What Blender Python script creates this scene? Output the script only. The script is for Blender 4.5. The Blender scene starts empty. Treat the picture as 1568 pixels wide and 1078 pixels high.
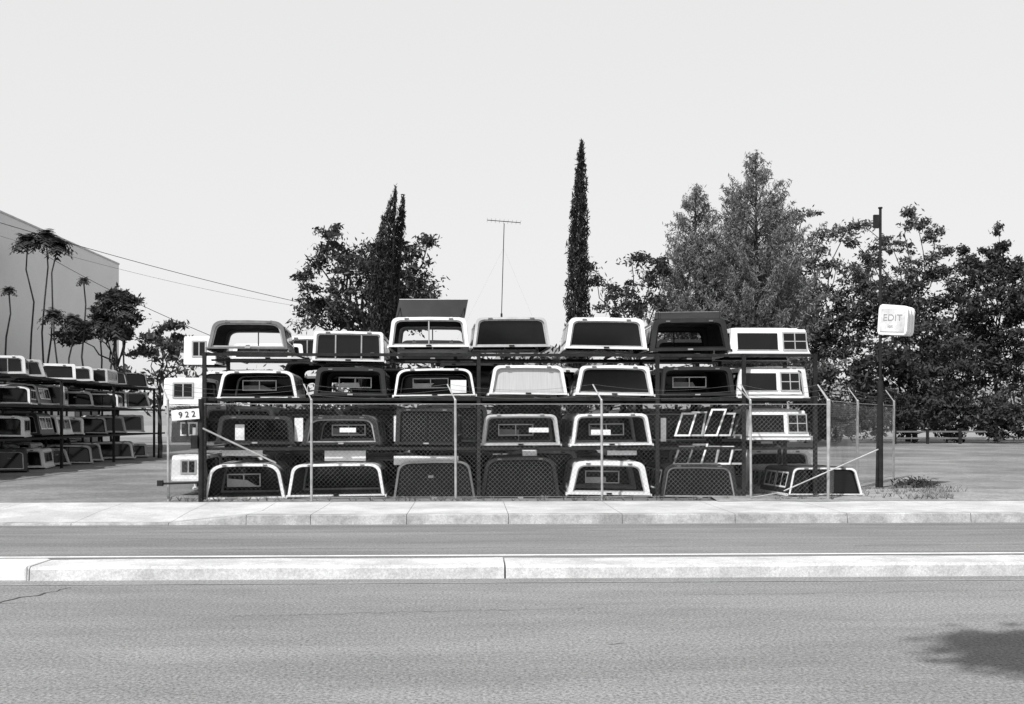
import bpy, math, random
import numpy as np
from mathutils import Vector, Matrix
random.seed(7); rng=np.random.default_rng(11)
scene=bpy.context.scene
F=1742.0; CH=1.65; HY=642.0; T=math.radians(2.1)
ct,st=math.cos(T),math.sin(T)
# ---------- survey helpers: bearing + distance -> site coordinates ----------
def site(x,y,d):
    u=(x-784)/F*d
    return (u*ct+d*st, -u*st+d*ct, CH+(HY-y)/F*d)
def front(x,y,Y):
    u=(x-784)/F
    k=Y/(ct-u*st)
    return (k*(u*ct+st), CH+(HY-y)/F*k)
# ---------- materials ----------
def new_mat(name):
    m=bpy.data.materials.new(name); m.use_nodes=True
    nt=m.node_tree; b=nt.nodes['Principled BSDF']
    return m,nt,b
def mat(name,v,rough=.6,var=.15,scale=3.0,bump=0.0,spec=.5,fine=0,metal=0,stretch=None,famp=.35,blot=0,bamp=.22):
    m,nt,b=new_mat(name); N=nt.nodes; L=nt.links
    tc=N.new('ShaderNodeTexCoord'); mp=N.new('ShaderNodeMapping')
    L.new(tc.outputs['Object'],mp.inputs['Vector'])
    if stretch: mp.inputs['Scale'].default_value=stretch
    n=N.new('ShaderNodeTexNoise'); n.inputs['Scale'].default_value=scale; n.inputs['Detail'].default_value=7; n.inputs['Roughness'].default_value=.65
    L.new(mp.outputs[0],n.inputs['Vector'])
    r=N.new('ShaderNodeMapRange'); r.inputs['From Min'].default_value=.3; r.inputs['From Max'].default_value=.7
    r.inputs['To Min'].default_value=v*(1-var); r.inputs['To Max'].default_value=v*(1+var)
    L.new(n.outputs['Fac'],r.inputs['Value']); out=r.outputs[0]
    def mul(out,sc,a,vec,lo=.3,hi=.7,det=3):
        n2=N.new('ShaderNodeTexNoise'); n2.inputs['Scale'].default_value=sc; n2.inputs['Detail'].default_value=det; n2.inputs['Roughness'].default_value=.8
        L.new(vec,n2.inputs['Vector'])
        r2=N.new('ShaderNodeMapRange'); r2.inputs['From Min'].default_value=lo; r2.inputs['From Max'].default_value=hi
        r2.inputs['To Min'].default_value=1-a; r2.inputs['To Max'].default_value=1+a
        L.new(n2.outputs['Fac'],r2.inputs['Value'])
        mm=N.new('ShaderNodeMath'); mm.operation='MULTIPLY'; L.new(out,mm.inputs[0]); L.new(r2.outputs[0],mm.inputs[1]); return mm.outputs[0]
    if fine: out=mul(out,fine,famp,tc.outputs['Object'])
    if blot: out=mul(out,blot,bamp,mp.outputs[0],.42,.58,8)
    L.new(out,b.inputs['Base Color'])
    b.inputs['Roughness'].default_value=rough; b.inputs['Specular IOR Level'].default_value=spec; b.inputs['Metallic'].default_value=metal
    if bump:
        bp=N.new('ShaderNodeBump'); bp.inputs['Strength'].default_value=bump; bp.inputs['Distance'].default_value=.01
        n3=N.new('ShaderNodeTexNoise'); n3.inputs['Scale'].default_value=fine or scale*8; n3.inputs['Detail'].default_value=5
        L.new(tc.outputs['Object'],n3.inputs['Vector']); L.new(n3.outputs['Fac'],bp.inputs['Height']); L.new(bp.outputs[0],b.inputs['Normal'])
    return m
def leafmat(name,lo,hi,scale=.8,trans=.15):
    m,nt,b=new_mat(name); N=nt.nodes; L=nt.links
    ge=N.new('ShaderNodeNewGeometry'); tc=N.new('ShaderNodeTexCoord')
    n=N.new('ShaderNodeTexNoise'); n.inputs['Scale'].default_value=scale; n.inputs['Detail'].default_value=3
    L.new(tc.outputs['Object'],n.inputs['Vector'])
    a=N.new('ShaderNodeMath'); a.operation='MULTIPLY_ADD'; a.inputs[1].default_value=.5
    L.new(ge.outputs['Random Per Island'],a.inputs[0])
    s=N.new('ShaderNodeMath'); s.operation='SUBTRACT'; s.inputs[1].default_value=.25; L.new(n.outputs['Fac'],s.inputs[0]); L.new(s.outputs[0],a.inputs[2])
    r=N.new('ShaderNodeMapRange'); r.inputs['To Min'].default_value=lo; r.inputs['To Max'].default_value=hi
    L.new(a.outputs[0],r.inputs['Value']); L.new(r.outputs[0],b.inputs['Base Color'])
    b.inputs['Roughness'].default_value=.55; b.inputs['Specular IOR Level'].default_value=.25
    tr=N.new('ShaderNodeBsdfTranslucent'); mx=N.new('ShaderNodeMixShader'); mx.inputs[0].default_value=trans
    L.new(r.outputs[0],tr.inputs['Color']); L.new(b.outputs[0],mx.inputs[1]); L.new(tr.outputs[0],mx.inputs[2])
    L.new(mx.outputs[0],N['Material Output'].inputs['Surface'])
    return m
M={}
M['white']=mat('white_fiberglass',.76,.40,.10,4,spec=.5,blot=1.5,bamp=.07)
M['cream']=mat('light_grey_fiberglass',.46,.45,.22,4)
M['grey']=mat('grey_fiberglass',.14,.5,.3,4)
M['dark']=mat('dark_fiberglass',.018,.4,.4,4,spec=.4)
M['black']=mat('black_rubber',.008,.6,.3,4,spec=.2)
M['inner']=mat('shaded_shell_lining',.018,.85,.5,5,spec=.1)  # inner skin, colour deepened to stand in for shade inside the shells
M['alu']=mat('aluminium_trim',.42,.4,.2,9,metal=.4)
M['glass']=mat('dark_window_glass',.006,.10,.3,3,spec=.32)
M['pane_light']=mat('ribbed_light_pane',.45,.5,.12,9,stretch=(6,1,.2))
M['steel']=mat('rusty_dark_steel',.020,.75,.5,6,bump=.2,spec=.2)
M['wood']=mat('weathered_plank',.08,.8,.5,3,stretch=(.3,6,6))
M['galv']=mat('galvanised_steel',.38,.5,.3,6,metal=.3)
M['wire']=mat('galvanised_wire',.17,.6,.5,1.5)
M['concrete']=mat('concrete',.52,.9,.14,1.2,bump=.3,fine=40,famp=.22,blot=.5,bamp=.15)
M['curb']=mat('kerb_concrete',.38,.9,.28,1.6,bump=.3,fine=40,famp=.25,blot=1.2)
M['curbw']=mat('median_concrete',.54,.9,.14,2.0,bump=.3,fine=45,famp=.25,blot=1.3,bamp=.14)
M['paint']=mat('white_road_paint',.74,.8,.2,3,fine=30,famp=.15)
M['asph']=mat('worn_asphalt',.225,.9,.10,.35,bump=.5,fine=40,stretch=(.35,1.3,1),famp=.75,blot=.22,bamp=.14)
M['asph2']=mat('worn_asphalt_far_lane',.20,.9,.12,.6,bump=.4,fine=30,stretch=(.2,1.6,1),famp=.5,blot=.4,bamp=.18)
M['lot']=mat('lot_asphalt',.19,.95,.25,.25,bump=.4,fine=12,famp=.35,blot=.18,bamp=.28)
M['dirt']=mat('dry_dirt',.27,1,.3,1.0,bump=.5,fine=15)
M['tar']=mat('crack_tar',.06,.9,.3,5)
M['stucco']=mat('white_stucco_wall',.82,.95,.04,.4,bump=.2,fine=20,famp=.05)
M['bark']=mat('bark',.05,.95,.4,6,bump=.5,spec=.1)
M['hill']=mat('hill_scrub',.22,1,.25,.03)
M['signw']=mat('sign_plastic',.8,.35,.05,4)
M['signf']=mat('sign_face',.62,.35,.3,5)
M['text']=mat('sign_lettering',.30,.6,.4,14)
LF_D=leafmat('foliage_dark',.008,.085,.9)
LF_M=leafmat('foliage_mid',.015,.17,.6)
LF_C=leafmat('hazy_conifer_foliage',.08,.25,.7)  # grey needles, lightened further to put distance haze into the colour
LF_Y=leafmat('cypress_foliage',.008,.05,1.5)
# ---------- mesh builder ----------
class MB:
    def __init__(s): s.v=[]; s.f=[]; s.m=[]; s.mats=[]
    def mi(s,m):
        if m not in s.mats: s.mats.append(m)
        return s.mats.index(m)
    def add(s,vs,fs,m):
        o=len(s.v); s.v+= [tuple(a) for a in vs]; k=s.mi(m)
        for f in fs: s.f.append(tuple(i+o for i in f)); s.m.append(k)
    def box(s,a,b,m,X=None):
        (x0,y0,z0),(x1,y1,z1)=a,b
        vs=[(x0,y0,z0),(x1,y0,z0),(x1,y1,z0),(x0,y1,z0),(x0,y0,z1),(x1,y0,z1),(x1,y1,z1),(x0,y1,z1)]
        if X is not None: vs=[X@Vector(v) for v in vs]
        s.add(vs,[(0,3,2,1),(4,5,6,7),(0,1,5,4),(1,2,6,5),(2,3,7,6),(3,0,4,7)],m)
    def tube(s,p,q,r0,m,r1=None,n=6):
        r1=r0 if r1 is None else r1
        p=Vector(p);q=Vector(q);d=(q-p)
        if d.length<1e-6: return
        d.normalize(); a=d.orthogonal().normalized(); b=d.cross(a)
        vs=[];
        for c,r in((p,r0),(q,r1)):
            for i in range(n):
                t=2*math.pi*i/n; vs.append(c+a*math.cos(t)*r+b*math.sin(t)*r)
        fs=[(i,(i+1)%n,n+(i+1)%n,n+i) for i in range(n)]
        fs+=[tuple(range(n))[::-1],tuple(range(n,2*n))]
        s.add(vs,fs,m)
    def obj(s,name,parent=None,smooth=False,bevel=0):
        me=bpy.data.meshes.new(name); me.from_pydata(s.v,[],s.f); 
        for m in s.mats: me.materials.append(m)
        me.polygons.foreach_set('material_index',s.m)
        if smooth: me.polygons.foreach_set('use_smooth',[True]*len(s.f))
        me.update(); o=bpy.data.objects.new(name,me); scene.collection.objects.link(o)
        if parent: o.parent=parent
        if bevel:
            b=o.modifiers.new('b','BEVEL'); b.width=bevel; b.segments=2; b.limit_method='ANGLE'
        return o
def empty(name,loc=(0,0,0)):
    e=bpy.data.objects.new(name,None); e.location=loc; scene.collection.objects.link(e); return e
def text(name,body,size,loc,rot,m,parent=None,ext=.004):
    c=bpy.data.curves.new(name,'FONT'); c.body=body; c.size=size; c.extrude=ext; c.align_x='CENTER'; c.align_y='CENTER'
    c.materials.append(m); o=bpy.data.objects.new(name,c); scene.collection.objects.link(o)
    o.location=loc; o.rotation_euler=rot
    if parent: o.parent=parent
    return o
# ---------- ground, road ----------
def sheet(name,x0,x1,y0,y1,z,m):
    b=MB(); b.add([(x0,y0,z),(x1,y0,z),(x1,y1,z),(x0,y1,z)],[(0,1,2,3)],m); return b.obj(name)
sheet('ground',-1500,1500,-600,2500,-.02,M['dirt'])
sheet('road',-80,80,-12,11.9,0.0,M['asph'])
sheet('far_road_lane',-80,80,11.9,17.9,0.0,M['asph2'])
sheet('parking_lot',-70,90,20.7,96,.15,M['lot'])
MED0,MED1=11.78,12.42
b=MB()
segs=[-60,-45,-30,-20,-13.2,-4.5,.36,6.0,13,24,40,60]
for i in range(len(segs)-1):
    gp=.009 if segs[i]==.36 else .003
    a,c=segs[i]+gp,segs[i+1]-(.009 if segs[i+1]==.36 else .003)
    n=max(2,int((c-a)/.7)); xs=np.linspace(a,c,n+1); hh=[.143+random.uniform(-.006,.006) for _ in xs]; yy=[MED0+random.uniform(-.006,.006) for _ in xs]
    prof=lambda k:[(xs[k],yy[k],-.02),(xs[k],yy[k]+.01,hh[k]-.03),(xs[k],yy[k]+.035,hh[k]-.004),(xs[k],yy[k]+.06,hh[k]),(xs[k],MED1-.03,hh[k]),(xs[k],MED1,hh[k]-.03),(xs[k],MED1,-.02)]
    vs=[];fs=[]
    for k in range(n+1): vs+=prof(k)
    for k in range(n):
        for j in range(6): fs.append((k*7+j,(k+1)*7+j,(k+1)*7+j+1,k*7+j+1))
    fs.append(tuple(range(7))); fs.append(tuple(range(n*7,n*7+7))); b.add(vs,fs,M['curbw'])
b.box((-60,MED0+.03,-.02),(60,MED1-.02,.112),M['tar'])
b.obj('median_kerb')
b=MB(); b.box((-9,MED0-.012,-.01),(-4.52,MED1+.006,.153),M['paint']); b.obj('painted_median_nose',bevel=.02)
sheet('road_stripe',-80,80,13.72,13.84,.005,M['paint'])
sheet('road_edge_stripe',-80,80,11.45,11.50,.004,mat('faded_paint',.28,.9,.3,3,fine=30))
# sidewalk with driveway apron
b=MB()
cols=[-70,-30,-20,-12,-8,-6.2,-4.7,-3.5,-2.5,-1,0.6,2.4,4.2,6,8,10,12,15,20,30,60,90]
zf=lambda x: .035 if x<=-4.7 else (.15 if x>=-3.5 else .035+(x+4.7)/1.2*.115)
for i in range(len(cols)-1):
    a,c=cols[i]+.004,cols[i+1]-.004
    za,zc=zf(cols[i]),zf(cols[i+1])
    b.add([(a,17.9,-.02),(c,17.9,-.02),(c,17.92,zc-.01),(a,17.92,za-.01),(a,17.94,za),(c,17.94,zc),(a,18.09,za+.002),(c,18.09,zc+.002)],
          [(0,1,2,3),(3,2,5,4),(4,5,7,6)],M['curb'])
    b.add([(a,18.10,za+.002),(c,18.10,zc+.002),(c,19.3,.15 if c>-3 else .11),(a,19.3,.15 if a>-3 else .11),(a,20.7,.153),(c,20.7,.153)],
          [(0,1,2,3),(3,2,5,4)],M['concrete'])
b.add([(-70,17.93,.0),(90,17.93,.0),(90,20.7,.13),(-70,20.7,.13)],[(0,1,2,3)],M['tar'])
b.obj('sidewalk')
b=MB(); n=40; vs=[]; fs=[]
for i in range(n+1):
    for j in range(7):
        X=4.5+i*.9; Y=20.55+j*.58+(.4*math.sin(i*1.3) if j==6 else 0)+(.12*math.sin(i*2.1)+random.uniform(-.05,.05) if j==0 else 0)
        vs.append((X,Y,.158+ (0 if j in(0,6) else random.uniform(.0,.05))))
for i in range(n):
    for j in range(6): k=i*7+j; fs.append((k,k+7,k+8,k+1))
b.add(vs,fs,M['dirt']); b.obj('dirt_verge',smooth=True)
def crack(b,pts,w,z,m):
    for p,q in zip(pts[:-1],pts[1:]):
        p=Vector((*p,z));q=Vector((*q,z));d=(q-p).normalized();nn=Vector((-d.y,d.x,0))*w*random.uniform(.5,1.4)
        b.add([p-nn,q-nn,q+nn,p+nn],[(0,1,2,3)],m)
def wander(p,q,n,a):
    return [(p[0]+(q[0]-p[0])*t/n+random.uniform(-a,a),p[1]+(q[1]-p[1])*t/n+random.uniform(-a,a)) for t in range(n+1)]
b=MB()
crack(b,wander((-4.7,9.2),(-3.9,11.3),18,.05),.009,.004,M['tar'])
crack(b,wander((-6,9.9),(-4.0,10.4),12,.04),.006,.0045,M['tar'])
crack(b,wander((-2.0,9.6),(1.0,9.9),30,.04),.003,.004,M['tar'])
crack(b,wander((1.0,8.3),(1.12,8.33),3,.01),.006,.004,M['tar'])
crack(b,wander((2.0,10.6),(9,11.0),50,.04),.003,.004,M['tar'])
crack(b,wander((-12,14.3),(14,14.9),90,.04),.005,.004,M['tar'])
crack(b,wander((-12,16.6),(14,16.9),90,.03),.006,.004,M['tar'])
crack(b,wander((-12,17.5),(14,17.6),90,.02),.008,.004,M['tar'])
b.obj('asphalt_cracks')
# ---------- camper shells ----------
def outline(W,H,tr,r,crown=.02):
    Wt=W*tr; h=H-crown
    P=[(-W/2,0),(W/2,0)]
    def corner(c,a,bb):
        out=[]
        for t in np.linspace(0,1,7):
            out.append(((1-t)**2*a[0]+2*t*(1-t)*c[0]+t*t*bb[0],(1-t)**2*a[1]+2*t*(1-t)*c[1]+t*t*bb[1]))
        return out
    c=(Wt/2,h); dx=(Wt-W)/2; ln=math.hypot(dx,h)
    a=(c[0]-dx/ln*r,c[1]-h/ln*r); e=(c[0]-r*1.2,c[1]+crown*.6)
    R=corner(c,a,e); P+=R; P.append((0,H)); P+=[(-x,z) for x,z in reversed(R)]
    return P
def shell(x,y,z,W=1.45,H=.58,L=2.0,rot=0,body='white',rim=None,frame='black',pane='glass',tr=.84,r=.09,slant=.06,rimw=.075,back='glass',mull=0,hatch=0,sw=2,tilt=0,name='camper_shell',clutter=0):
    b=MB(); B=M[body]; R=M[rim or body]; FR=M[frame]
    O=outline(W,H,tr,r); n=len(O)
    def ins(mx,mb,mt): return [(px*(1-2*mx/W), mb+pz*(H-mb-mt)/H) for px,pz in O]
    def at(P,y0,sl): return [(px,y0+sl*pz/H,pz) for px,pz in P]
    def ring(A,C,m,skip=None):
        b.add(A+C,[(i,(i+1)%n,n+(i+1)%n,n+i) for i in range(n) if i!=skip],m)
    Of=at(O,0,slant); Ob=at(O,L,-slant*.4)
    ring(Of,Ob,B,skip=0)
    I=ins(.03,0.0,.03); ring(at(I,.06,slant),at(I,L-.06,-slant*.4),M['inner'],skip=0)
    for (y0,sl,s,pn,rw) in ((0,slant,1,pane,rimw),(L,-slant*.4,-1,back,rimw*1.3)):
        P1=ins(rw*1.1,rw*.6,rw*.9); P2=ins(rw*1.1+.03,rw*.6+.025,rw*.9+.025)
        A=at(O,y0,sl); C=at(P1,y0-.004*s,sl); ring(A,C,R)
        C2=at(P1,y0+.04*s,sl); ring(C,C2,R)
        C3=at(P2,y0+.04*s,sl); ring(C2,C3,FR)
        C4=at(P2,y0+.055*s,sl)
        if pn!='open': b.add(C4,[tuple(range(n))],M[pn])
        zz0,zz1=rw*.6+.02,H-rw*.9-.02
        for k in range(mull if s==1 else 1):
            xm=0 if mull<2 or s==-1 else (-W*.18 if k==0 else W*.18)
            yy=y0+.03*s
            b.box((xm-.012,min(yy,yy+.03*s)+sl*.1,zz0),(xm+.012,max(yy,yy+.03*s)+sl*.8,zz1),M['alu'] if frame!='black' else FR)
    # latch handle, hinges
    b.box((-.05,-.03,rimw*.15),(.05,-.006,rimw*.15+.028),M['black'] if body=='white' else M['alu'])
    for xx in (-W*tr*.3,W*tr*.3): b.box((xx-.04,slant*.9-.02,H-rimw*.6-.015),(xx+.04,slant*.9-.002,H-rimw*.6+.012),M['grey'])
    rc=random.Random(int(abs(x*1000+z*77)))
    if clutter:  # inner window frames; the pale shapes also stand in for glass reflections
        w=W*tr*.5; z0,z1=H*.30,H*.68
        xo=rc.uniform(-.1,.1)
        for (a,c) in (((-w/2,z0),(w/2,z0+.02)),((-w/2,z1-.02),(w/2,z1)),((-w/2,z0+.02),(-w/2+.02,z1-.02)),((w/2-.02,z0+.02),(w/2,z1-.02)),((-.012,z0+.02),(.008,z1-.02))):
            b.box((a[0]+xo,.5,a[1]),(c[0]+xo,.512,c[1]),M['alu'])
        b.add([(-w/2+xo,.52,z0),(w/2*rc.uniform(-.3,.9)+xo,.52,z0),(w/2*.2+xo,.52,z0+(z1-z0)*.5),(-w/2+xo,.52,z0+(z1-z0)*rc.uniform(.4,.8))],[(0,1,2,3)],M['grey' if rc.random()<.6 else 'cream'])
    elif pane=='glass' and rc.random()<.2:
        xs_=rc.uniform(-.3,.3)*W; zs=H*.55
        b.add([(xs_-.05,slant*.55+.048,zs),(xs_+.05,slant*.55+.048,zs),(xs_+.05,slant*.7+.048,zs+.05),(xs_-.05,slant*.7+.048,zs+.05)],[(0,1,2,3)],M['grey'])
    for k in range(3):
        xr=(-.28+.28*k)*W; b.box((xr-.02,slant+.12,H-.012),(xr+.02,L-.2,H+.008),B)
    for sd in (-1,1):
        def sp(yy,t,off): 
            px=sd*(W/2+(W*tr-W)/2*t+off); return (px,yy,H*t)
        b.box((min(sd*W/2,sd*(W/2+.03)),.02,-.02),(max(sd*W/2,sd*(W/2+.03)),L-.02,.025),R)
        def q(a0,a1,t0,t1,off,m): b.add([sp(a0,t0,off),sp(a1,t0,off),sp(a1,t1,off),sp(a0,t1,off)],[(0,1,2,3)],m)
        if sw=='van':
            t0,t1=.22,.80
            A0,A1=L*.40,L*.88
            q(A0,A1,t0,t1,.005,M['glass']); q(A0-.02,A1+.02,t0-.03,t0,.008,M['alu'])
            B0,B1=L*.05,L*.34
            q(B0,B1,t0-.04,t1+.04,.005,M['glass'])
            for (c0,c1,d0,d1,of) in ((B0,B1,t0-.04,t0+.02,.012),(B0,B1,t1-.01,t1+.04,.012),(B0,B0+.02,t0,t1,.013),(B1-.02,B1,t0,t1,.013),((B0+B1)/2-.01,(B0+B1)/2+.01,t0,t1,.014),(B0,B1,.5,.53,.016)):
                q(c0,c1,d0,d1,of,M['alu'])
            q(.02,L-.02,.04,.09,.006,M['grey'])
        elif sw:
            ys=np.linspace(.18,L-.16,sw+1)
            for k in range(sw):
                a0,a1=ys[k]+.02,ys[k+1]-.02; t0,t1=.24,.82
                q(a0,a1,t0,t1,.005,M['glass'])
                w=.03; AL=M['white'] if body=='dark' else M['alu']
                q(a0,a1,t0,t0+w/H,.014,AL);q(a0,a1,t1-w/H,t1,.014,AL)
                q(a0,a0+w,t0+w/H,t1-w/H,.014,AL);q(a1-w,a1,t0+w/H,t1-w/H,.014,AL)
                mid=(a0+a1)/2; q(mid-.012,mid+.012,t0+w/H,t1-w/H,.014,AL)
    if hatch:
        Wt=W*tr
        X=Matrix.Translation((0,.35,H+.01))@Matrix.Rotation(hatch,4,'X')@Matrix(((1,0,.18,0),(0,1,0,0),(0,0,1,0),(0,0,0,1)))
        b.box((-Wt/2+.05,-.012,.0),(Wt/2-.02,.012,.36),M['dark'],X)
        b.box((-Wt/2+.05,-.02,.36),(Wt/2-.02,.02,.375),M['alu'],X)
        b.tube((-Wt/2+.1,.1,H),(-Wt/2+.15,.5,H+.28),.01,M['steel']); b.tube((Wt/2-.1,.1,H),(Wt/2+.0,.5,H+.28),.01,M['steel'])
    o=b.obj(name); o.location=(x,y,z); o.rotation_euler=(0,tilt,rot)
    return o
FY=21.55
def place(x0,x1,yt,yb,Y=FY,**k):
    X0,Z0=front(x0,yb,Y); X1,Z1=front(x1,yt,Y)
    k.setdefault('tilt',random.uniform(-.015,.015)); k.setdefault('rot',random.uniform(-.04,.04))
    return shell((X0+X1)/2,Y,Z0,W=(X1-X0),H=Z1-Z0,**k)
OP=dict(pane='open',back='open')
place(318,440,490,534,body='dark',rim='grey',frame='alu',tr=.86,r=.14,rimw=.06,rot=.08,**OP)
place(478,588,507,553,Y=FY+.1,body='white',frame='alu',tr=.96,r=.04,mull=2,rimw=.05,slant=.02)
place(595,718,485,531,body='white',frame='alu',tr=.92,r=.10,mull=1,hatch=-.25,rimw=.06,**OP)
place(724,843,485,531,body='white',rim='cream',frame='alu',pane='glass',tr=.90,rimw=.045,clutter=0)
place(866,991,486,534,body='white',frame='alu',tr=.90,rimw=.07,clutter=0)
place(995,1119,487,537,body='dark',frame='black',tr=.88,rimw=.09,hatch=-1.15,**OP)
place(333,455,567,610,body='white',rim='white',frame='black',tr=.87,r=.12,rimw=.05,clutter=1,pane='open',rot=.06)
place(480,592,562,606,body='dark',frame='black',tr=.92,clutter=1,**OP)
place(603,728,564,606,body='white',rim='white',frame='black',tr=.90,r=.14,rimw=.04,clutter=1,pane='open')
place(749,869,559,604,body='white',frame='alu',pane='pane_light',tr=.88,rimw=.055)
place(881,1001,559,605,body='white',frame='alu',tr=.87,r=.09,rimw=.06)
place(1010,1126,561,606,body='dark',frame='black',tr=.92,pane='open',clutter=1)
place(330,450,636,680,body='dark',rim='dark',frame='black',tr=.92,pane='open',clutter=0)
place(462,582,636,681,body='cream',rim='dark',frame='alu',tr=.88,r=.16,pane='open',clutter=1)
place(605,700,624,681,body='dark',frame='black',tr=.98,r=.04,mull=1)
place(737,858,634,682,body='white',rim='cream',frame='alu',tr=.91,rimw=.045,clutter=1,pane='open')
place(875,999,633,682,body='white',rim='white',frame='alu',tr=.89,rimw=.05,clutter=1,pane='open')
place(313,436,710,764,body='cream',rim='white',frame='black',tr=.84,r=.2,rimw=.055,clutter=1,pane='open',rot=.07)
place(440,589,710,760,body='white',frame='black',tr=.90,r=.14,rimw=.05,clutter=0,pane='open')
place(602,728,706,764,body='dark',rim='grey',frame='black',tr=.86,r=.16,rimw=.04)
place(736,858,700,764,body='dark',frame='black',tr=.86,r=.2,rimw=.06)
place(869,996,706,758,body='white',frame='alu',tr=.84,r=.12,rimw=.09,pane='open',clutter=1)
place(1010,1132,711,764,body='dark',rim='dark',frame='alu',tr=.86,r=.12,rimw=.06)
place(1205,1324,716,758,body='dark',rim='white',frame='black',tr=.84,r=.08,rimw=.035,rot=.12,L=1.5)
place(1180,1290,714,757,Y=22.9,body='white',frame='black',tr=.84,r=.08,rimw=.06,rot=.15,L=1.5)
b=MB()
for (x0,x1,y0,y1) in ((451,464,640,676),(603,613,636,676),(692,700,640,676),(360,374,650,676),(690,714,582,604),(497,560,690,706),(603,702,698,712),(340,402,688,698),(800,822,686,698),(1012,1020,640,676),(640,656,655,666),(905,935,658,666),(810,840,655,662),(930,975,690,697),(520,545,655,662)):
    X0,Z0=front(x0,y1,FY+.15);X1,Z1=front(x1,y0,FY+.15); b.box((X0,FY+.15,Z0),(X1,FY+.17,Z1),M['white'])
b.obj('loose_window_inserts')
def side(x0,x1,yt,yb,Y=FY,**k):
    X0,Z0=front(x0,yb,Y); X1,Z1=front(x1,yt,Y)
    return shell(X1,Y+.75,Z0,W=1.5,H=Z1-Z0,L=X1-X0,rot=math.pi/2,**k)
for (a,c,t,bt,tl) in ((1115,1243,501,545,0),(1128,1231,562,608,.01),(1140,1242,626,672,0)):
    side(a,c,t,bt,body='white',frame='black',tr=.86,sw='van',r=.06,slant=.25)
    side(a-6,c-4,t+2,bt,Y=FY+2.6,body='white',frame='black',tr=.9,sw=2,r=.06)
side(250,312,578,620,Y=FY+1.0,body='white',frame='black',tr=.97,sw=1,slant=.03)
side(262,316,697,735,Y=FY+1.0,body='white',frame='black',tr=.97,sw=1,slant=.03)
side(262,318,640,676,Y=FY+1.4,body='dark',frame='black',tr=.97,sw=1,slant=.03)
def zlev(k): return (.2,1.17,2.1,2.93)[k]
def row(Y,x0,x1,levels,whitep,seed):
    rr=random.Random(seed)
    for k in levels:
        x=x0+rr.uniform(-8,8)
        while x<x1:
            w=rr.uniform(100,132)*FY/Y*1.05; X0,_=front(x,0,Y); X1,_=front(x+w,0,Y)
            bd='white' if rr.random()<whitep else rr.choice(['dark','dark','grey'])
            shell((X0+X1)/2,Y+rr.uniform(-.15,.15),zlev(k),W=X1-X0,H=rr.uniform(.55,.80),L=2.0,body=bd,
                  frame=rr.choice(['black','alu','black']),pane=rr.choice(['glass','open','glass']),back=rr.choice(['open','glass']),
                  tr=rr.choice([.97,.92,.88]),r=rr.uniform(.05,.14),rimw=rr.uniform(.05,.09),mull=rr.choice([0,1]),slant=rr.uniform(.03,.06))
            x+=w+rr.uniform(2,14)
row(24.1,300,1180,[0,1,2],.45,3)
row(26.6,330,1150,[0,1,2],.15,5)
row(29.0,330,1150,[0,1],.1,9)
def zplace(x0,x1,Y,k,**kw):
    X0,_=front(x0,0,Y); X1,_=front(x1,0,Y); return shell((X0+X1)/2,Y,zlev(k),W=X1-X0,**kw)
zplace(440,500,24.4,3,H=.50,body='white',frame='alu',tr=.97,r=.04,mull=1,L=1.8)
zplace(500,580,25.9,3,H=.58,body='white',frame='alu',tr=.97,r=.04,mull=1,L=1.8)
zplace(355,465,24.4,3,H=.34,body='white',frame='black',tr=.95,r=.04,mull=1,L=1.8)
zplace(610,715,24.4,3,H=.42,body='dark',frame='black',tr=.9,pane='open',L=1.8)
zplace(1000,1110,24.4,3,H=.45,body='dark',frame='black',tr=.9,pane='open',L=1.8)
side(281,330,514,557,Y=25.0,body='white',frame='black',tr=.98,sw=1,slant=.03)
b=MB()
for k in range(5):
    for lev,(yt,yb) in enumerate(((628,668),(684,712))):
        X,Z0=front(1030+k*23+random.uniform(-3,3),yb,FY+.1); _,Z1=front(0,yt+random.uniform(-4,5),FY+.1); h=Z1-Z0
        S=Matrix.Translation((X,FY+.1+k*.05,Z0))@Matrix(((1,0,.35+random.uniform(-.12,.12),0),(0,1,.35,0),(0,0,1,0),(0,0,0,1)))
        w=.30;t=.035; mm=M[['white','cream','alu','grey','white'][(k*2+lev*3)%5]]
        for a,c in (((0,0,0),(w,.04,t)),((0,0,h-t),(w,.04,h)),((0,0,t),(t,.04,h-t)),((w-t,0,t),(w,.04,h-t))):
            b.box(a,c,mm,S)
        b.box((t,.015,t),(w-t,.02,h*.9),M['glass'],S)
b.obj('stacked_window_frames')
# ---------- racks ----------
b=MB()
XL,_=front(313,0,FY); XR,_=front(1247,0,FY)
for Y0,deep in ((FY-.02,2.0),(24.05,2.0),(26.55,2.0)):
    lvls=(1.10,2.03,2.87) if Y0<26 else (1.10,2.03)
    for i,z in enumerate(lvls):
        for yy in ((Y0-.02,Y0+deep) if Y0<22 else (Y0-.02,)):
            b.box((XL-.05,yy,z-.03),(XR+.02,yy+.05,z+.025),M['steel'])
        if Y0<22:
            for xx in np.arange(XL,XR,1.55): b.box((xx,Y0+.05,z+.026),(xx+.07,Y0+deep,z+.044),M['wood'])
    for px in (314,733,1006,1138,1247):
        X,_=front(px,0,FY); zt=2.9 if Y0<26 else 2.1
        if Y0>22: zt=2.1
        for yy in (Y0-.03,Y0+deep+.07): b.box((X-.035,yy-.035,.15),(X+.035,yy+.03,zt),M['steel'])
for (a,c,z) in ((470,600,2.70),(318,600,2.78),(600,860,2.76)):
    X0,_=front(a,0,FY);X1,_=front(c,0,FY); b.box((X0,FY+.3,z-.02),(X1,FY+.35,z+.015),M['steel'])
b.obj('storage_rack')
rr=random.Random(21)
b=MB()
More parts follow.
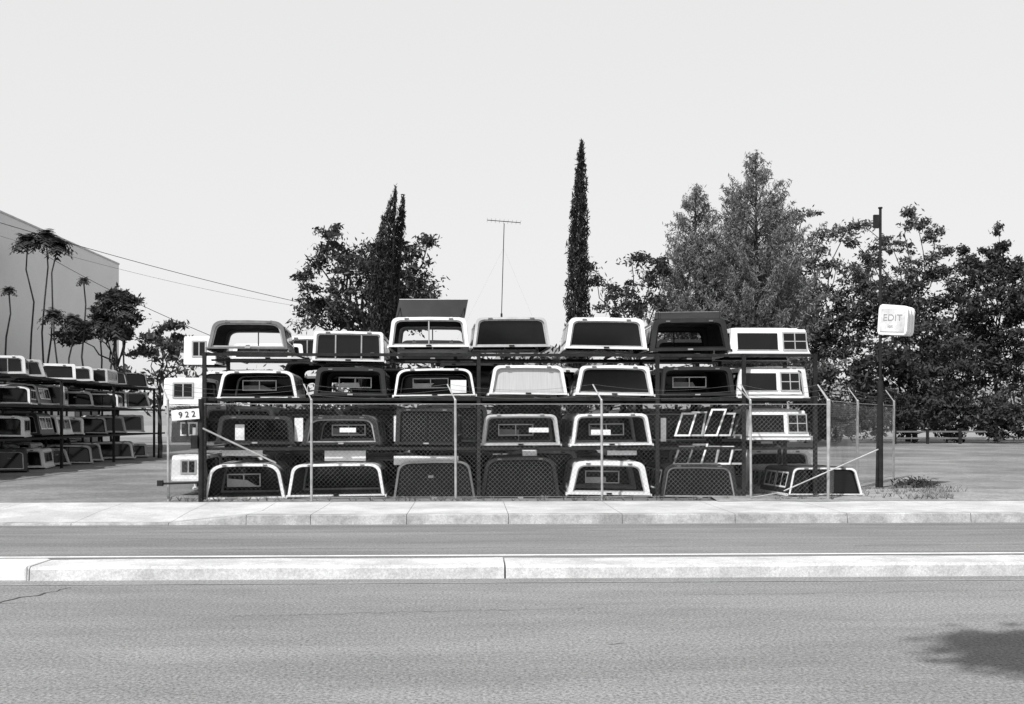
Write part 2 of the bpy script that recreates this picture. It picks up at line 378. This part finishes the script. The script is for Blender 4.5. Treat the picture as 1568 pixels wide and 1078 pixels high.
for XX,Ya,Yb in ((-12.75,26.0,46.0),(-16.2,29.0,50.0)):
    for k in range(4):
        y=Ya+rr.uniform(0,.6)
        while y<Yb:
            bd=rr.choice(['white','dark','white','white','cream','dark'])
            shell(XX-.7+rr.uniform(-.25,.2),y,zlev(k),W=rr.uniform(1.45,1.7),H=rr.uniform(.46,.66),L=1.7,rot=.25+rr.uniform(-.18,.2),tilt=rr.uniform(-.03,.03),body=bd,rim=rr.choice([None,'cream','white','white']),frame=rr.choice(['alu','black','alu']),
              tr=rr.choice([.90,.84,.97]),r=rr.uniform(.04,.14),rimw=rr.uniform(.04,.09),mull=rr.choice([0,1,2]),sw=rr.choice([1,2]),slant=rr.uniform(.03,.16))
            y+=rr.uniform(1.8,2.2)
    for z in (1.09,2.02,2.85):
        for dx in (.25,-1.9): b.box((XX+dx-.03,Ya-1,z-.03),(XX+dx+.03,Yb+1,z+.03),M['steel'])
        for y in np.arange(Ya-1,Yb+1,1.9): b.box((XX-1.85,y,z-.03),(XX+.15,y+.06,z+.025),M['steel'])
    for y in np.arange(Ya-.9,Yb+1,5.1):
        for dx in (.25,-1.9): b.box((XX+dx-.04,y-.04,.15),(XX+dx+.04,y+.03,2.86),M['steel'])
b.obj('storage_rack')
# ---------- fence ----------
def chain(b,p,q,z0,z1,pitch=.085,r=.0013):
    p=Vector(p);q=Vector(q);w=(q-p).length;d=(q-p)/w;h=z1-z0
    for s in (1,-1):
        u=-h
        while u<w+h:
            if s==1: t0=max(0,-u); t1=min(h,w-u)
            else: t0=max(0,u-w); t1=min(h,u)
            if t1>t0+.01:
                a=p+d*(u+s*t0); c=p+d*(u+s*t1)
                b.tube((a.x,a.y,z0+t0),(c.x,c.y,z0+t1),r,M['wire'],n=3)
            u+=pitch
def fence(name,pts,posts,z0,z1,arms=True):
    e=empty(name); b=MB()
    for p,q in zip(pts[:-1],pts[1:]): chain(b,(*p,0),(*q,0),z0,z1)
    b.obj('chain_link_mesh',e)
    b=MB()
    for p,q in zip(pts[:-1],pts[1:]):
        b.tube((*p,z1),(*q,z1),.006,M['galv']); b.tube((*p,z0+.02),(*q,z0+.02),.004,M['galv'],n=4)
    for (px,py,r,h) in posts:
        lx=random.uniform(-.02,.02)
        b.tube((px,py,.1),(px+lx,py,h),r,M['galv'],n=8); b.tube((px+lx,py,h),(px+lx,py,h+.03),r*1.2,M['galv'],r1=.01,n=8)
        if arms: b.tube((px+lx,py,h),(px-.16,py+.12,h+.30),.014,M['galv'])
    if arms:
        for k in (1,2,3):
            for (p,q) in zip(posts[:-1],posts[1:]):
                o=(-.053*k,.04*k,.1*k); n=10; prev=None
                for i in range(n+1):
                    t=i/n; s=.05*math.sin(math.pi*t)*(1+.4*k)
                    c=(p[0]+(q[0]-p[0])*t+o[0],p[1]+(q[1]-p[1])*t+o[1],p[3]+(q[3]-p[3])*t+o[2]-s)
                    if prev: b.tube(prev,c,.003,M['wire'],n=3)
                    prev=c
    b.obj('posts_and_rails',e)
FN=21.0
fx=lambda x:front(x,0,FN)[0]
ps=[(fx(x),FN,.024,2.0) for x in (258,477,698,922,1150,1268)]
fence('chain_link_fence',[(fx(258),FN),(fx(1268),FN)],ps,.2,1.93)
r0=(fx(1268),FN); p1=site(1312,700,25)[:2]; p2=site(1368,700,29)[:2]
fence('chain_link_fence',[r0,p1,p2],[(*r0,.028,2.0),(*p1,.03,2.05),(*p2,.03,2.1)],.2,2.0)
fence('chain_link_fence',[(fx(258),FN+.05),(fx(258)-.0,FN+5)],[(fx(258),FN+2.5,.03,2.0),(fx(258),FN+5,.03,2.0)],.2,1.93,arms=False)
b=MB()
X,_=front(308,0,FN-.12); b.tube((X,FN-.12,.1),(X,FN-.12,2.02),.05,M['steel'],n=10)
b.box((X-.17,FN-.2,1.12),(X-.05,FN-.08,1.36),M['steel']); b.tube((X-.11,FN-.14,1.36),(X-.11,FN-.14,1.5),.04,M['galv'],n=10)
b.tube((X-.75,FN-.14,.48),(X,FN-.14,.5),.02,M['steel']); b.box((X-.78,FN-.18,.44),(X-.68,FN-.10,.54),M['steel'])
b.tube((X,FN-.14,1.5),(X+1.35,FN-.10,.85),.018,M['galv'])
b.obj('gate_post')
b=MB()
for x0,y0,x1,y1 in ((1200,752,1345,688),(1128,592,1148,612),(1150,762,1192,755)):
    A=front(x0,y0,FN-.1);C=front(x1,y1,FN-.1); b.tube((A[0],FN-.1,A[1]),(C[0],FN-.1,C[1]),.013,M['galv'])
b.obj('fence_brace')
e=empty('street_number_sign')
A=front(284,635,FN-.2); b=MB(); Xm=Matrix.Translation((A[0],FN-.2,A[1]))@Matrix.Rotation(-.08,4,'Y')
b.box((-.25,-.01,-.095),(.25,.01,.095),M['white'],Xm); b.box((-.02,.01,-.4),(.02,.03,.06),M['steel'],Xm); b.obj('plate',e,bevel=.006)
text('digits','9 2 2',.15,(A[0]+.03,FN-.215,A[1]),(math.pi/2,-.08,0),M['black'],e)
# ---------- pole sign ----------
e=empty('pole_sign'); D=25.0
px,py,_=site(1348,0,D)
b=MB(); b.tube((px,py,.1),(px,py,2.5),.06,M['steel'],n=12); b.tube((px,py,2.5),(px+.0,py,6.28),.030,M['steel'],n=10)
b.tube((px-.09,py-.02,.1),(px-.03,py,2.4),.03,M['steel'],n=8)
b.tube((px,py,6.28),(px,py,6.31),.05,M['steel'],n=8); b.box((px-.15,py-.04,5.85),(px-.03,py+.04,6.14),M['steel'])
b.tube((px,py-.05,3.45),(px+.2,py-.1,3.5),.03,M['steel']); b.obj('pole',e)
zc=site(0,493,D)[2]
Xm=Matrix.Translation((px+.26,py-.25,zc))@Matrix.Rotation(math.radians(-38),4,'Z')@Matrix.Rotation(.07,4,'Y')
b=MB(); 
prof=[(-.25,-.31),(.25,-.31),(.29,-.28),(.31,-.22),(.31,.22),(.29,.28),(.24,.31),(-.24,.34),(-.29,.31),(-.31,.24),(-.31,-.24),(-.29,-.29)]
n=len(prof)
for a,c,sc in ((-.25,-.15,1.0),(-.15,-.05,.95),(-.05,.05,1.0),(.05,.15,.95),(.15,.25,1.0)):
    b.add([Xm@Vector((x*sc,a,z*sc)) for x,z in prof]+[Xm@Vector((x*sc,c,z*sc)) for x,z in prof],[(i,(i+1)%n,n+(i+1)%n,n+i) for i in range(n)]+[tuple(range(n)),tuple(range(2*n-1,n-1,-1))],M['signw'])
b.box((-.26,-.265,-.25),(.26,-.255,.25),M['signf'],Xm)
b.obj('sign_box',e,bevel=.012)
for i,(bd,sz,zz,xx) in enumerate((('EDIT',.20,.05,0),('lot',.10,-.13,-.04))):
    t=text('lettering_%d'%i,bd,sz,(0,0,0),(0,0,0),M['text'],e,.002); t.matrix_local=Xm@Matrix.Translation((xx,-.27,zz))@Matrix.Rotation(math.pi/2,4,'X')
# ---------- antenna, wires ----------
b=MB(); A=site(768,480,33); C=site(772,342,33)
b.tube((A[0],A[1],.15),(A[0],A[1],A[2]),.03,M['steel']); b.tube(A,C,.012,M['steel'])
E0=site(746,337,33);E1=site(797,341,33); b.tube(E0,E1,.011,M['steel'])
for t in np.linspace(0,1,9):
    c=Vector(E0).lerp(Vector(E1),t); b.tube(c-Vector((0,.35,0)),c+Vector((0,.35,0)),.004,M['steel'],n=4)
for k in (700,830):
    gq=site(k,520,33); b.tube(site(771,380,33),gq,.0012,M['wire'],n=3)
b.obj('tv_antenna')
b=MB()
def cat(p,q,s,r):
    p=Vector(p);q=Vector(q);pr=None
    for i in range(25):
        t=i/24; c=p.lerp(q,t)-Vector((0,0,s*4*t*(1-t)))
        if pr: b.tube(pr,c,r,M['black'],n=4)
        pr=c
cat(site(-250,262,32),site(520,476,44),.25,.011)
cat(site(-250,280,32),site(520,478,44),.45,.005)
cat(site(60,385,40),site(325,515,30),.12,.009)
b.obj('power_line')
# ---------- building ----------
e=empty('stucco_warehouse'); b=MB()
bx,by,_=site(182,0,60)
b.box((bx-26,34,.0),(bx,by,9.80),M['stucco']); b.box((bx-26.03,33.97,9.80),(bx+.03,by+.03,9.88),M['cream']); b.obj('walls',e)
b=MB()
for y in (38,46,54):
    b.box((bx,y,.15),(bx+.04,y+3.2,3.6),M['grey'])
b.obj('doors',e)
A=site(1368,0,69);C=site(1512,0,69)
b=MB()
for z in (.45,.85): b.box((A[0],A[1],z),(C[0],A[1]+.05,z+.10),M['grey'])
for xx in np.arange(A[0],C[0],2.0): b.box((xx,A[1]-.14,.1),(xx+.14,A[1]-.004,1.05),M['steel'])
b.obj('low_rail_fence')
# ---------- vegetation ----------
def leaves(cent,size,asp=.6,up=0.0):
    n=len(cent); a=rng.normal(size=(n,3)); a[:,2]+=up; a/=np.linalg.norm(a,axis=1)[:,None]
    c=rng.normal(size=(n,3)); c-= (c*a).sum(1)[:,None]*a; c/=np.linalg.norm(c,axis=1)[:,None]
    s=size*rng.uniform(.6,1.35,n)[:,None]
    return np.stack([cent-a*s,cent+c*s*asp*.5,cent+a*s,cent-c*s*asp*.5],1)
def tree_obj(name,quads,tb,leafm):
    V=np.concatenate(quads).reshape(-1,3); nq=len(V)//4
    tv=np.array(tb.v).reshape(-1,3) if tb.v else np.zeros((0,3))
    fs=[tuple(i+len(V) for i in f) for f in tb.f]
    me=bpy.data.meshes.new(name)
    q=np.arange(nq*4).reshape(-1,4).tolist()
    me.from_pydata(np.concatenate([V,tv]).tolist(),[],q+fs)
    me.materials.append(leafm); me.materials.append(M['bark'])
    me.polygons.foreach_set('material_index',[0]*nq+[1]*len(fs)); me.update()
    o=bpy.data.objects.new(name,me); scene.collection.objects.link(o); return o
def limb(tb,p,q,r0,r1,k=4,w=.12):
    p=Vector(p);q=Vector(q);L=(q-p).length;pr=p
    for i in range(1,k+1):
        t=i/k; c=p.lerp(q,t)
        if i<k: c+=Vector((random.uniform(-1,1),random.uniform(-1,1),random.uniform(-.3,.8)))*L*w*.5
        tb.tube(pr,c,r0+(r1-r0)*(i-1)/k,M['bark'],r1=r0+(r1-r0)*t,n=5); pr=c
def tree(name,bx,d,blobs,leafm,size=.14,dens=1.0,clump=.35,trunk=.18,asp=.7,yd=1.0,baseh=.15,fork=.45,core=0,lm=1.0):
    B=site(bx,0,d); base=Vector((B[0],B[1],baseh)); tb=MB(); qs=[]
    cs=[]
    for (x,y,rx,ry) in blobs:
        c=Vector(site(x,y,d)); c.y+=random.uniform(-1,1)*yd; R=(rx*d/F,max(rx,ry)*d/F*1.0,ry*d/F); cs.append((c,R))
    top=max(c.z for c,_ in cs); low=min(c.z-R[2] for c,R in cs)
    fk=Vector((base.x,base.y,max(.8,min(low+.3*(top-low),top*fork)))); limb(tb,base,fk,trunk,trunk*.7,5,.05)
    for c,R in cs:
        limb(tb,fk+Vector((0,0,random.uniform(-.2,.3)*fk.z)),c,trunk*.34,trunk*.10,5,.14)
        k=max(6,int(6*dens*(R[0]*R[2])/(clump**2)))
        dv=rng.normal(size=(k,3)); dv/=np.linalg.norm(dv,axis=1)[:,None]
        rad=rng.uniform(.15,1.15,k)**.55
        cc=np.array(c)+dv*rad[:,None]*np.array(R)
        for i,p in enumerate(cc):
            if p[2]<.35: p[2]=.35+abs(p[2]-.35)*.3
            if i%2==0: limb(tb,c,p,trunk*.08,trunk*.02,3,.2)
            m=int(32*lm*rng.uniform(.4,1.6)); cl=clump*rng.uniform(.4,1.2)
            qs.append(leaves(p+rng.normal(size=(m,3))*np.array([cl,cl,cl*.6])*.55,size,asp))
        if core:
            m=int(core*R[0]*R[2]); dv=rng.normal(size=(m,3)); dv/=np.linalg.norm(dv,axis=1)[:,None]
            qs.append(leaves(np.array(c)+dv*(rng.uniform(0,1,m)**.5*.75)[:,None]*np.array(R),.36,.8))
    return tree_obj(name,qs,tb,leafm)
tree('broadleaf_tree',560,42,[(505,350,10,10),(510,378,22,22),(482,398,20,16),(472,440,20,22),(530,395,30,26),(555,440,48,46),(500,468,42,34),(632,378,22,14),(640,418,24,28),(658,455,22,22),(620,460,40,40),(570,388,28,22),(474,492,22,18),(600,420,40,35),(540,490,50,25),(640,490,40,25),(655,372,8,8)],LF_D,.10,.9,.34,.2,core=7,lm=1.1)
tree('broadleaf_tree',975,50,[(962,398,16,10),(992,420,26,22),(950,440,26,14),(918,428,12,10),(990,460,34,24),(928,468,18,12),(1018,405,14,20),(960,475,30,14),(905,405,8,10)],LF_D,.11,.8,.36,.14,lm=1.2)
tree('broadleaf_tree',1250,76,[(1232,328,26,9),(1212,362,18,14),(1262,358,24,12),(1300,345,18,9),(1240,405,30,16),(1285,410,26,14),(1215,440,28,22),(1270,450,46,22),(1225,500,40,35),(1250,380,16,10)],LF_M,.16,.85,.50,.2,lm=1.2)
tree('broadleaf_tree',1390,77,[(1385,326,14,7),(1400,345,32,9),(1438,358,18,10),(1330,345,20,9),(1368,372,30,12),(1335,398,28,15),(1402,398,32,14),(1440,390,15,10),(1310,430,36,20),(1380,430,44,20),(1300,372,16,10)],LF_M,.16,.85,.50,.2,lm=1.2)
tree('shrub_thicket',1400,75,[(1262,520,44,60),(1330,485,50,45),(1400,475,50,45),(1330,570,60,60),(1410,560,60,70),(1480,455,45,40),(1490,540,60,70),(1545,455,40,40),(1555,540,50,80),(1600,470,60,80),(1240,590,40,58)],LF_D,.18,1.0,.62,.2,yd=2,fork=.2,core=5,lm=1.5)
tree('shrub_thicket',1700,74,[(1660,520,60,120),(1740,540,60,110)],LF_D,.3,.8,.9,.2,yd=2,fork=.2,core=5)
tree('shrub_thicket',1400,72,[(x,640+random.uniform(-14,4),36+random.uniform(-6,8),34) for x in range(1240,1620,38)],LF_D,.17,1.0,.55,.1,yd=1,fork=.2,core=7,lm=1.4)
tree('broadleaf_tree',1525,76,[(1526,356,4,14),(1528,378,8,13),(1518,395,13,13),(1532,410,18,14),(1474,385,6,9),(1475,405,16,14),(1440,415,20,12),(1500,415,22,14),(1555,415,22,18),(1500,387,6,8)],LF_D,.15,1.1,.36,.16,core=3,lm=1.2)
tree('hedge',800,72,[(x,600+random.uniform(-12,12),45,38) for x in range(180,1260,62)]+[(x,560+random.uniform(-14,14),38,24) for x in range(560,1200,80)],LF_D,.24,.6,.8,.2,yd=2,fork=.4,core=3,lm=.7)
tree('broadleaf_tree',1090,56,[(1060,500,40,20),(1110,505,40,20),(1160,500,40,22),(1130,540,60,30)],LF_D,.15,.9,.45,.2,core=4)
tree('broadleaf_tree',180,45,[(172,452,26,8),(190,462,20,10),(160,478,18,12),(192,485,18,14),(150,503,26,14),(182,508,24,16),(110,512,26,14)],LF_D,.12,1.2,.26,.12,core=8,lm=1.2)
tree('broadleaf_tree',245,44,[(240,505,12,8),(272,500,12,8),(250,525,24,12),(225,540,24,14),(270,540,22,14),(280,520,14,10)],LF_M,.12,.9,.28,.1)
def conifer(name,x,ytop,d,halfw,ybase,leafm,dn=1.0):
    A=Vector(site(x,ytop,d)); base=Vector((A.x,A.y,.1)); H=A.z; tb=MB(); qs=[]
    limb(tb,base,A,.28,.03,9,.01)
    zb=site(0,ybase,d)[2]; z=zb*.75; HW=halfw*d/F
    ph=random.uniform(0,6)
    while z<H-.1:
        t=(H-z)/(H-zb*.75); w=.16+HW*(min(1,t*1.55)**.80)*(.86+.14*math.sin(z*2.1+ph))
        for k in range(int(6+16*t)):
            a=random.uniform(0,2*math.pi); l=w*random.uniform(.45,1.08)*(1 if random.random()>.12 else 1.28)
            up=random.uniform(.35,.95)*l+ (.25 if t<.3 else 0)
            s=Vector((A.x,A.y,z-.25*l)); e2=s+Vector((math.cos(a)*l,math.sin(a)*l,up))
            if k%3==0: tb.tube(s,e2,.03,M['bark'],r1=.008,n=4)
            m=int((12+54*l/1.5)*dn)
            tt=rng.uniform(.25,1.06,m)**.6; sg=.22*(1.15-tt)[:,None]+.03
            c=np.array(s)+(np.array(e2-s))[None]*tt[:,None]+rng.normal(size=(m,3))*sg
            qs.append(leaves(c,.12,.42,up=1.0))
        z+=random.uniform(.22,.32)
    return tree_obj(name,qs,tb,leafm)
conifer('conifer_tree',1157,241,60,104,530,LF_C)
conifer('conifer_tree',1066,288,62,74,500,LF_C)
conifer('conifer_tree',1190,312,64,50,490,LF_C,.8)
conifer('conifer_tree',1122,300,66,60,490,LF_C,.8)
def cypress(name,spine,d,n=9000):
    tb=MB(); qs=[]
    P=[(Vector(site(x,y,d)),w*d/F) for x,y,w in spine]
    last=P[-1]; P.append((Vector((last[0].x,last[0].y,.4)),last[1]*.8))
    tb.tube((last[0].x,last[0].y,.1),(P[0][0].x,P[0][0].y,P[0][0].z-.3),.14,M['bark'],r1=.02)
    area=sum((p[0]-q[0]).length*(p[1]+q[1]) for p,q in zip(P[:-1],P[1:]))
    for p,q in zip(P[:-1],P[1:]):
        k=int(n*((p[0]-q[0]).length*(p[1]+q[1]))/area)
        t=rng.uniform(0,1,k); a=rng.uniform(0,2*np.pi,k)
        w=p[1]+(q[1]-p[1])*t
        c=np.array(p[0])[None]*(1-t)[:,None]+np.array(q[0])[None]*t[:,None]
        bump=1+.18*np.sin(a*3+c[:,2]*4.1)+.12*np.sin(a*5-c[:,2]*7)
        r=w*np.sqrt(rng.uniform(.1,1,k))*bump*rng.uniform(.9,1.08,k)
        c=c+np.stack([np.cos(a)*r,np.sin(a)*r,rng.normal(size=k)*.06],1)
        qs.append(leaves(c,.085,.45,up=1.6))
    return tree_obj(name,qs,tb,LF_Y)
cypress('cypress_tree',[(891,217,1.5),(890,235,5),(889,262,8),(888,300,11),(886,350,14),(885,400,16),(885,450,18),(885,500,19),(884,560,19)],38,16000)
cypress('cypress_tree',[(606,288,1),(603,305,5),(598,325,9),(592,350,12),(588,370,14),(586,400,17),(585,450,20),(584,500,22)],38,12000)
cypress('cypress_tree',[(618,300,1),(616,320,5),(612,345,8),(606,380,11),(599,430,15),(594,480,17),(592,510,17)],38.5,9000)
def burst(qs,c,R,n,droop=.5):
    c=np.array(c); out=[]
    for i in range(n):
        a=random.uniform(0,2*math.pi); el=random.uniform(-.45,1.2); l=R*random.uniform(.6,1.15)
        d0=np.array([math.cos(a)*math.cos(el),math.sin(a)*math.cos(el),math.sin(el)]); sd=np.array([-math.sin(a),math.cos(a),0])
        for j in range(5):
            p0=c+d0*l*j/5-np.array([0,0,droop*l*(j/5)**2]); p1=c+d0*l*(j+1)/5-np.array([0,0,droop*l*((j+1)/5)**2])
            for s in (-1,1):
                tip=(p0+p1)/2+sd*s*R*.34*(1-.1*j)+d0*R*.1-np.array([0,0,R*.14]); w=(p1-p0)*.7
                out.append([p0,p0+w,tip,tip-w*.3])
    qs.append(np.array(out))
def palm(name,d,heads):
    tb=MB(); qs=[]
    for (x,y,r,x0) in heads:
        c=Vector(site(x,y,d)); c.y+=random.uniform(-.5,.5); B0=site(x0,0,d); limb(tb,(B0[0],B0[1],.1),c,.05,.025,7,.03)
        burst(qs,c,r*d/F,60)
    tree_obj(name,qs,tb,LF_D)
palm('palm_tree',44,[(42,368,28,52),(68,362,30,58),(92,376,26,56)])
palm('palm_tree',43,[(88,482,24,95),(116,490,22,100),(133,430,12,126),(170,460,28,172),(196,474,23,178),(150,490,26,160),(180,500,26,176)])
palm('palm_tree',40,[(10,442,13,5)])
q=[]
for _ in range(420):
    r_=random.random()
    if r_<.35: X=random.uniform(fx(255),fx(1270)); Y=FN+random.gauss(-.03,.06); h=random.uniform(.03,.10)
    else:
        x=random.choice([random.gauss(1405,22),random.uniform(1150,1380),random.gauss(1440,15)])
        X,Y,_z=site(x,0,random.uniform(21.2,24.5)); h=random.uniform(.03,.12)
    for k in range(5):
        a=random.uniform(0,6.28); dx,dy=math.cos(a)*.07,math.sin(a)*.07
        q.append([(X,Y,.15),(X+.012,Y,.15),(X+dx+.006,Y+dy,.15+h),(X+dx,Y+dy,.15+h)])
tree_obj('dry_weeds',[np.array(q)],MB(),leafmat('dry_grass',.06,.3))
q=[]
for _ in range(900):
    X,Y,_z=site(random.gauss(1402,15),0,25+random.gauss(0,.25)); q.append(np.array([X,Y,.15+abs(random.gauss(.06,.06))]))
tree_obj('weed_clump',[leaves(np.array(q),.06,.5)],MB(),LF_D)
# roadside tree on the camera side (shade on near asphalt)
sunaz=Vector((.60,.80)).normalized(); EL=math.radians(51)
tb=MB(); qs=[]; base=Vector((4.3,-1.4,0)); fk=Vector((4.0,-.9,5.0))
crown=[(.25,2.8,8.0,.6),(.8,2.6,8.0,.8),(1.6,2.3,8.1,1.1),(1.7,3.0,8.0,.8),(1.3,1.8,8.4,.9),(2.3,2.0,8.2,1.1),(2.8,1.2,8.2,1.0),(3.6,.6,8.0,1.1),(4.2,-.2,8.3,1.2)]
limb(tb,base,fk,.17,.12,5,.03)
hub=Vector((2.9,1.3,7.9)); limb(tb,fk,hub,.10,.05,4,.04)
for x,y,z,r in crown:
    limb(tb,hub,(x,y,z),.04,.015,4,.06)
    for _ in range(34):
        p=np.array([x,y,z])+rng.normal(size=3)*r*np.array([.42,.36,.2]); qs.append(leaves(p+rng.normal(size=(70,3))*.2,.10,.8))
tree_obj('street_tree',qs,tb,LF_M)
b=MB(); vs=[];fs=[]; nx,ny=90,10
for i in range(nx+1):
    for j in range(ny+1):
        X=-260+i*7; Y=300+j*22
        h=math.sin(math.pi*j/ny)*(24*math.exp(-((X-25)/55)**2)+16*math.exp(-((X-190)/90)**2)+9*math.exp(-((X+150)/80)**2)+3*math.sin(X*.06)+2*math.sin(X*.17+j))
        vs.append((X,Y,h-.5))
for i in range(nx):
    for j in range(ny): k=i*(ny+1)+j; fs.append((k,k+ny+1,k+ny+2,k+1))
b.add(vs,fs,M['hill']); b.obj('hill',smooth=True)
# ---------- light ----------
w=bpy.data.worlds.new('World'); scene.world=w; w.use_nodes=True; nt=w.node_tree; N=nt.nodes; L=nt.links
bg=N['Background']; sky=N.new('ShaderNodeTexSky'); sky.sky_type='NISHITA'; sky.sun_disc=False
sky.sun_elevation=EL; sky.sun_rotation=math.atan2(-sunaz.x,-sunaz.y); sky.dust_density=3.0; sky.air_density=1.0
bw=N.new('ShaderNodeRGBToBW'); L.new(sky.outputs[0],bw.inputs[0])
pw=N.new('ShaderNodeMath'); pw.operation='POWER'; pw.inputs[1].default_value=.12; L.new(bw.outputs[0],pw.inputs[0])
tc=N.new('ShaderNodeTexCoord'); sx=N.new('ShaderNodeSeparateXYZ'); L.new(tc.outputs['Generated'],sx.inputs[0])
mr=N.new('ShaderNodeMapRange'); mr.interpolation_type='SMOOTHSTEP'
mr.inputs['From Min'].default_value=.34; mr.inputs['From Max'].default_value=.78; mr.inputs['To Min'].default_value=7.4; mr.inputs['To Max'].default_value=2.6
L.new(sx.outputs['Z'],mr.inputs['Value'])
mu=N.new('ShaderNodeMath'); mu.operation='MULTIPLY'; L.new(pw.outputs[0],mu.inputs[0]); L.new(mr.outputs[0],mu.inputs[1])
L.new(mu.outputs[0],bg.inputs['Color']); bg.inputs['Strength'].default_value=.10
sl=bpy.data.lights.new('sun','SUN'); sl.energy=5; sl.angle=math.radians(.9); sl.color=(1,1,1)
so=bpy.data.objects.new('sun',sl); scene.collection.objects.link(so)
dirv=Vector((sunaz.x*math.cos(EL),sunaz.y*math.cos(EL),-math.sin(EL)))
so.rotation_euler=dirv.to_track_quat('-Z','Y').to_euler(); so.location=(0,0,30)
scene.view_settings.view_transform='Standard'; scene.view_settings.look='None'; scene.view_settings.exposure=0
cam=bpy.data.cameras.new('camera'); co=bpy.data.objects.new('camera',cam); scene.collection.objects.link(co)
co.location=(0,0,CH); co.rotation_euler=(math.pi/2,0,-T); cam.sensor_width=36; cam.lens=F/1568*36; cam.shift_y=103/1568; cam.clip_end=5000
scene.camera=co
print('FACES',sum(len(o.data.polygons) for o in bpy.data.objects if o.type=='MESH'))
